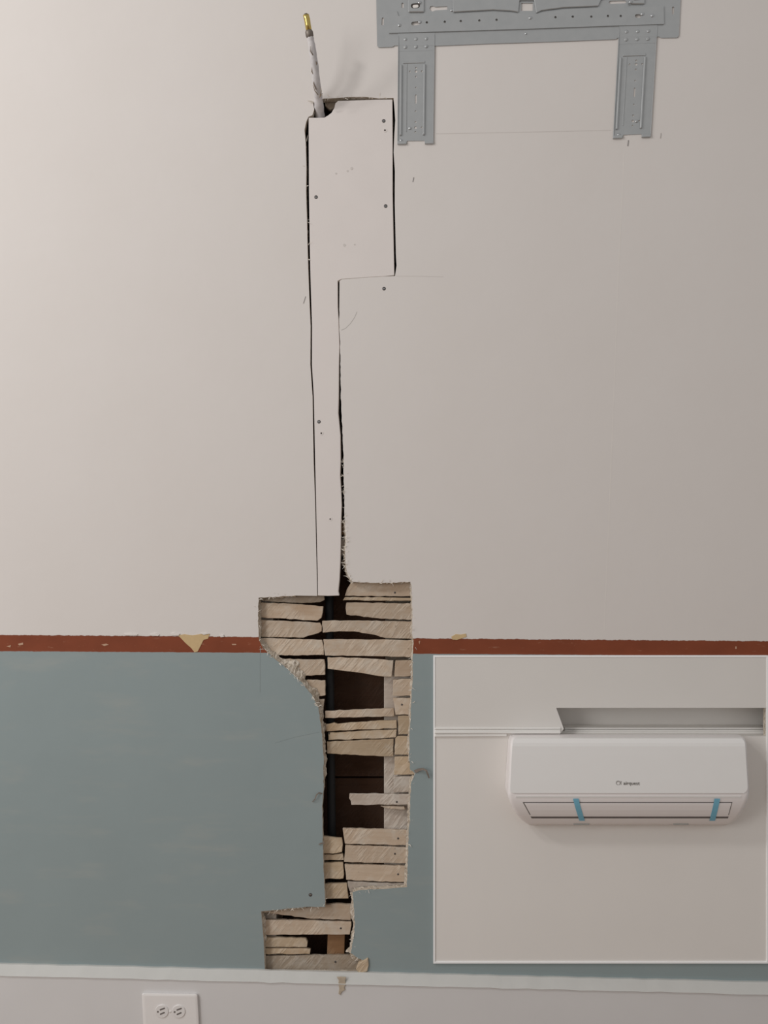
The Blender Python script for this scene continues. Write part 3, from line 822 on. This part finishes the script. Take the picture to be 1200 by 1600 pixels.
# made-up recess whose depth darkens the band of the unit's cast shadow
bv = 0.062
def recess():
    fr = [P(x, y, dP) for x, y in REC]; bk = [Vector((v.x, bv, v.z)) for v in fr]
    for i in (1, 2): bk[i].x += 0.10
    n = len(fr)
    faces = [(i, (i + 1) % n, n + (i + 1) % n, n + i) for i in range(n)] + [tuple(n + i for i in range(n))]
    o = mk('shade_recess', fr + bk, faces, M_ICEIL, pn)
    return o
recess()
def mould(x0, x1, d, parent):
    m = None
    for y0, y1, h in ((1137.5, 1139.8, 0.0035), (1140.2, 1143.0, 0.0020), (1143.2, 1146.6, 0.0048), (1146.9, 1151.4, 0.0030)):
        x1 = 876 if y1 < 1147 else 792
        o = slab('crown_moulding', [(x0, y0), (x1, y0 - 0.6), (x1, y1 - 0.6), (x0, y1)], d + h, d - 0.0005, M_IMOLD, parent, bevel=0.0008)
mould(X0 + 2.5, 876, dP + 0.0008, pn)
for y0, y1, h in ((1137, 1139.5, 0.032), (1140, 1143, 0.030), (1143.4, 1147, 0.036), (1147.3, 1150.3, 0.033)):  # right-hand moulding sunk into the added recess so it sits in shade
    slab('crown_moulding', [(882 if y0 < 1141 else 876, y0), (1197, y0), (1197, y1), (882 if y0 < 1141 else 876, y1)], -bv + h, -bv + 0.001, M_IMOLD, pn, bevel=0.0008)
fw = 2.6
for r_ in ((X0, Y0, X1 + 0.6, Y0 + fw), (X0, Y1 - fw, X1 + 0.6, Y1), (X0, Y0 + fw, X0 + fw, Y1 - fw), (X1 - 1.6, Y0 + fw, X1 + 1, Y1 - fw)):
    slab('frame_strip', rect(*r_), 0.0042, 0.0002, M_FRAME, pn)

# the air conditioner: loft along its length
ac = empty('air_conditioner', P(983, 1290, dP), 'white wall-mounted split air conditioner with two blue tape strips', 'air conditioner')
ROWS = [(1150.5, .022, 801.5, 1160), (1153, .036, 799, 1163.5), (1162, .0475, 797, 1166), (1180, .051, 796, 1167), (1200, .0545, 795, 1168.2), (1220, .058, 794, 1169.5), (1239, .061, 793.2, 1170.3),
        (1243, .0612, 793.6, 1169.8), (1250, .060, 795.5, 1168), (1258, .057, 798.5, 1165), (1266, .0525, 803, 1161), (1274, .0465, 808.5, 1155.5), (1281, .039, 815, 1149), (1286, .031, 822, 1142), (1289.5, .021, 829, 1134)]
def dep(py):
    for (a, b) in zip(ROWS, ROWS[1:]):
        if a[0] <= py <= b[0]:
            t = (py - a[0]) / (b[0] - a[0]); return a[1] + (b[1] - a[1]) * t
    return ROWS[0][1] if py < ROWS[0][0] else ROWS[-1][1]
def ends(py):
    for (a, b) in zip(ROWS, ROWS[1:]):
        if a[0] <= py <= b[0]:
            t = (py - a[0]) / (b[0] - a[0]); return a[2] + (b[2] - a[2]) * t, a[3] + (b[3] - a[3]) * t
    return ROWS[0][2:] if py < ROWS[0][0] else ROWS[-1][2:]
def ac_body():
    rr, n = 6.0, 5
    verts, faces = [], []
    cols = []
    for k in range(n + 1):
        t = math.pi / 2 * k / n
        cols.append(('l', rr * (1 - math.cos(t)) if False else rr * (1 - math.sin(math.pi / 2 - t)), rr * (1 - math.sin(t))))
    for j, (y, d, xl, xr) in enumerate(ROWS):
        left = [(xl + c[1], d - c[2] * PXM) for c in cols]
        right = [(xr - c[1], d - c[2] * PXM) for c in reversed(cols)]
        row = left + right
        pw = [P(x, y, max(dd, dP + 0.0008)) for x, dd in row]
        s0 = Vector((pw[0].x, -(dP + 0.0004), pw[0].z)); s1 = Vector((pw[-1].x, -(dP + 0.0004), pw[-1].z))
        verts += [s0] + pw + [s1]
    m = 2 * (n + 1) + 2
    for j in range(len(ROWS) - 1):
        for k in range(m - 1):
            faces.append((j * m + k, j * m + k + 1, (j + 1) * m + k + 1, (j + 1) * m + k))
    # top and bottom closed back to the wall
    for j in (0, len(ROWS) - 1):
        s = len(verts)
        for k in range(m):
            v = verts[j * m + k]; verts.append(Vector((v.x, -(dP + 0.0004), v.z)))
        for k in range(m - 1):
            faces.append((j * m + k, j * m + k + 1, s + k + 1, s + k))
    s = len(verts) - 2 * m
    return mk('body', verts, faces, M_ACB, ac, smooth=True)
ac_body()
def skin(name, fn_l, fn_r, ys, lift, mat, parent, nx=10, th=0.0012, corner=0.0, bevel=0.0006, smooth=True):
    """thin sheet that follows the unit's front between pixel rows"""
    verts, faces = [], []
    ny = len(ys)
    for y in ys:
        for i in range(nx + 1):
            t = i / nx
            x = fn_l(y) + (fn_r(y) - fn_l(y)) * t
            verts.append(P(x, y, dep(y) + lift))
    n = len(verts)
    verts += [Vector((v.x, v.y + th, v.z)) for v in verts]
    w = nx + 1
    for j in range(ny - 1):
        for i in range(nx):
            a = j * w + i
            faces.append((a, a + 1, a + w + 1, a + w)); faces.append((n + a + w, n + a + w + 1, n + a + 1, n + a))
    for i in range(nx):
        faces.append((i, n + i, n + i + 1, i + 1)); b = (ny - 1) * w + i
        faces.append((b + 1, n + b + 1, n + b, b))
    for j in range(ny - 1):
        a = j * w; faces.append((a + w, n + a + w, n + a, a)); b = a + nx
        faces.append((b, n + b, n + b + w, b + w))
    return mk(name, verts, faces, mat, parent, bevel=bevel, seg=2)
def rounded_ends(y, y0, y1, r, side):
    e = ends(y)
    x = e[0] + 3.5 if side == 0 else e[1] - 1.6
    k = 0
    for yy in (y0, y1):
        dd = abs(y - yy)
        if dd < r: k = max(k, r - math.sqrt(max(0, r * r - (r - dd) ** 2)))
    return x + k if side == 0 else x - k
ys = [1151.5, 1152.5, 1154, 1157, 1161, 1166, 1180, 1200, 1220, 1230, 1234, 1237, 1238.6, 1239.4]
skin('front_panel', lambda y: rounded_ends(y, 1151.3, 1239.6, 7, 0), lambda y: rounded_ends(y, 1151.3, 1239.6, 9, 1), ys, 0.0022, M_ACP, ac)
vs_ = [1253.2, 1258, 1266, 1272, 1278.8]
vl = lambda y: 816.5 + (y - 1253) * 0.55
vr = lambda y: 1144.5 - (y - 1253) * 0.27
skin('vent_gap', vl, vr, vs_, 0.0003, M_ACG, ac, th=0.0008, bevel=0)
skin('louver_flap', lambda y: vl(y) + 1.6, lambda y: vr(y) - 0.9, [1255.0, 1259, 1266, 1272, 1276.0], 0.0014, M_ACB, ac)
skin('ledge', lambda y: 806, lambda y: 1158, [1243.8, 1245.4, 1246.6], 0.0008, M_ACP, ac, bevel=0.0003)
for xa, xb in ((895.5, 905.5), (1116.5, 1108.5)):
    k = (xb - xa)
    f = lambda y, xa=xa, k=k: xa + k * ((y - 1248) / 35.0) ** 1.15 if y > 1248 else xa
    skin('tape_strip', f, lambda y, f=f: f(y) + 8.6, [1248, 1251, 1255, 1259, 1263, 1267, 1271, 1275, 1279, 1282.5], 0.0024, M_TAPE, ac, nx=2, th=0.0004, bevel=0)
for xa, xb in ((896, 921), (1052, 1076)):
    slab('drain_foot', rect(xa, 1285.5, xb, 1289.5), 0.030, 0.018, M_ACF, ac, bevel=0.001)
# brand mark and lettering on the front panel
dl = dep(1223.5) + 0.0027
ring = slab('brand_mark', circ(966, 1223.5, 3.6, 20), dl, dl - 0.0006, M_LOGO2, ac, holes=[circ(966, 1223.5, 2.5, 20)])
slab('brand_mark_bar', rect(969.9, 1220.6, 970.7, 1227.4), dl, dl - 0.0006, M_LOGO2, ac)
fc = bpy.data.curves.new('brand_lettering', 'FONT'); fc.body = 'airquest'; fc.size = 1.0; fc.extrude = 0.02
to = bpy.data.objects.new('tmp_text', fc); COL.objects.link(to)
bpy.context.view_layer.update()
dg = bpy.context.evaluated_depsgraph_get()
tm = bpy.data.meshes.new_from_object(to.evaluated_get(dg))
bpy.data.objects.remove(to, do_unlink=True)
w_ = max(v.co.x for v in tm.vertices) - min(v.co.x for v in tm.vertices); mx = min(v.co.x for v in tm.vertices)
a, b = P(974.2, 1226.2, dl), P(999.5, 1226.2, dl)
k = (b.x - a.x) / w_
verts = [Vector((a.x + (v.co.x - mx) * k, a.y - v.co.z * 0.02 , a.z + v.co.y * k)) for v in tm.vertices]
faces = [tuple(p.vertices) for p in tm.polygons]
lo = mk('brand_lettering', verts, faces, M_LOGO, ac)
tag(lo, 'small grey lettering')
bpy.data.meshes.remove(tm)
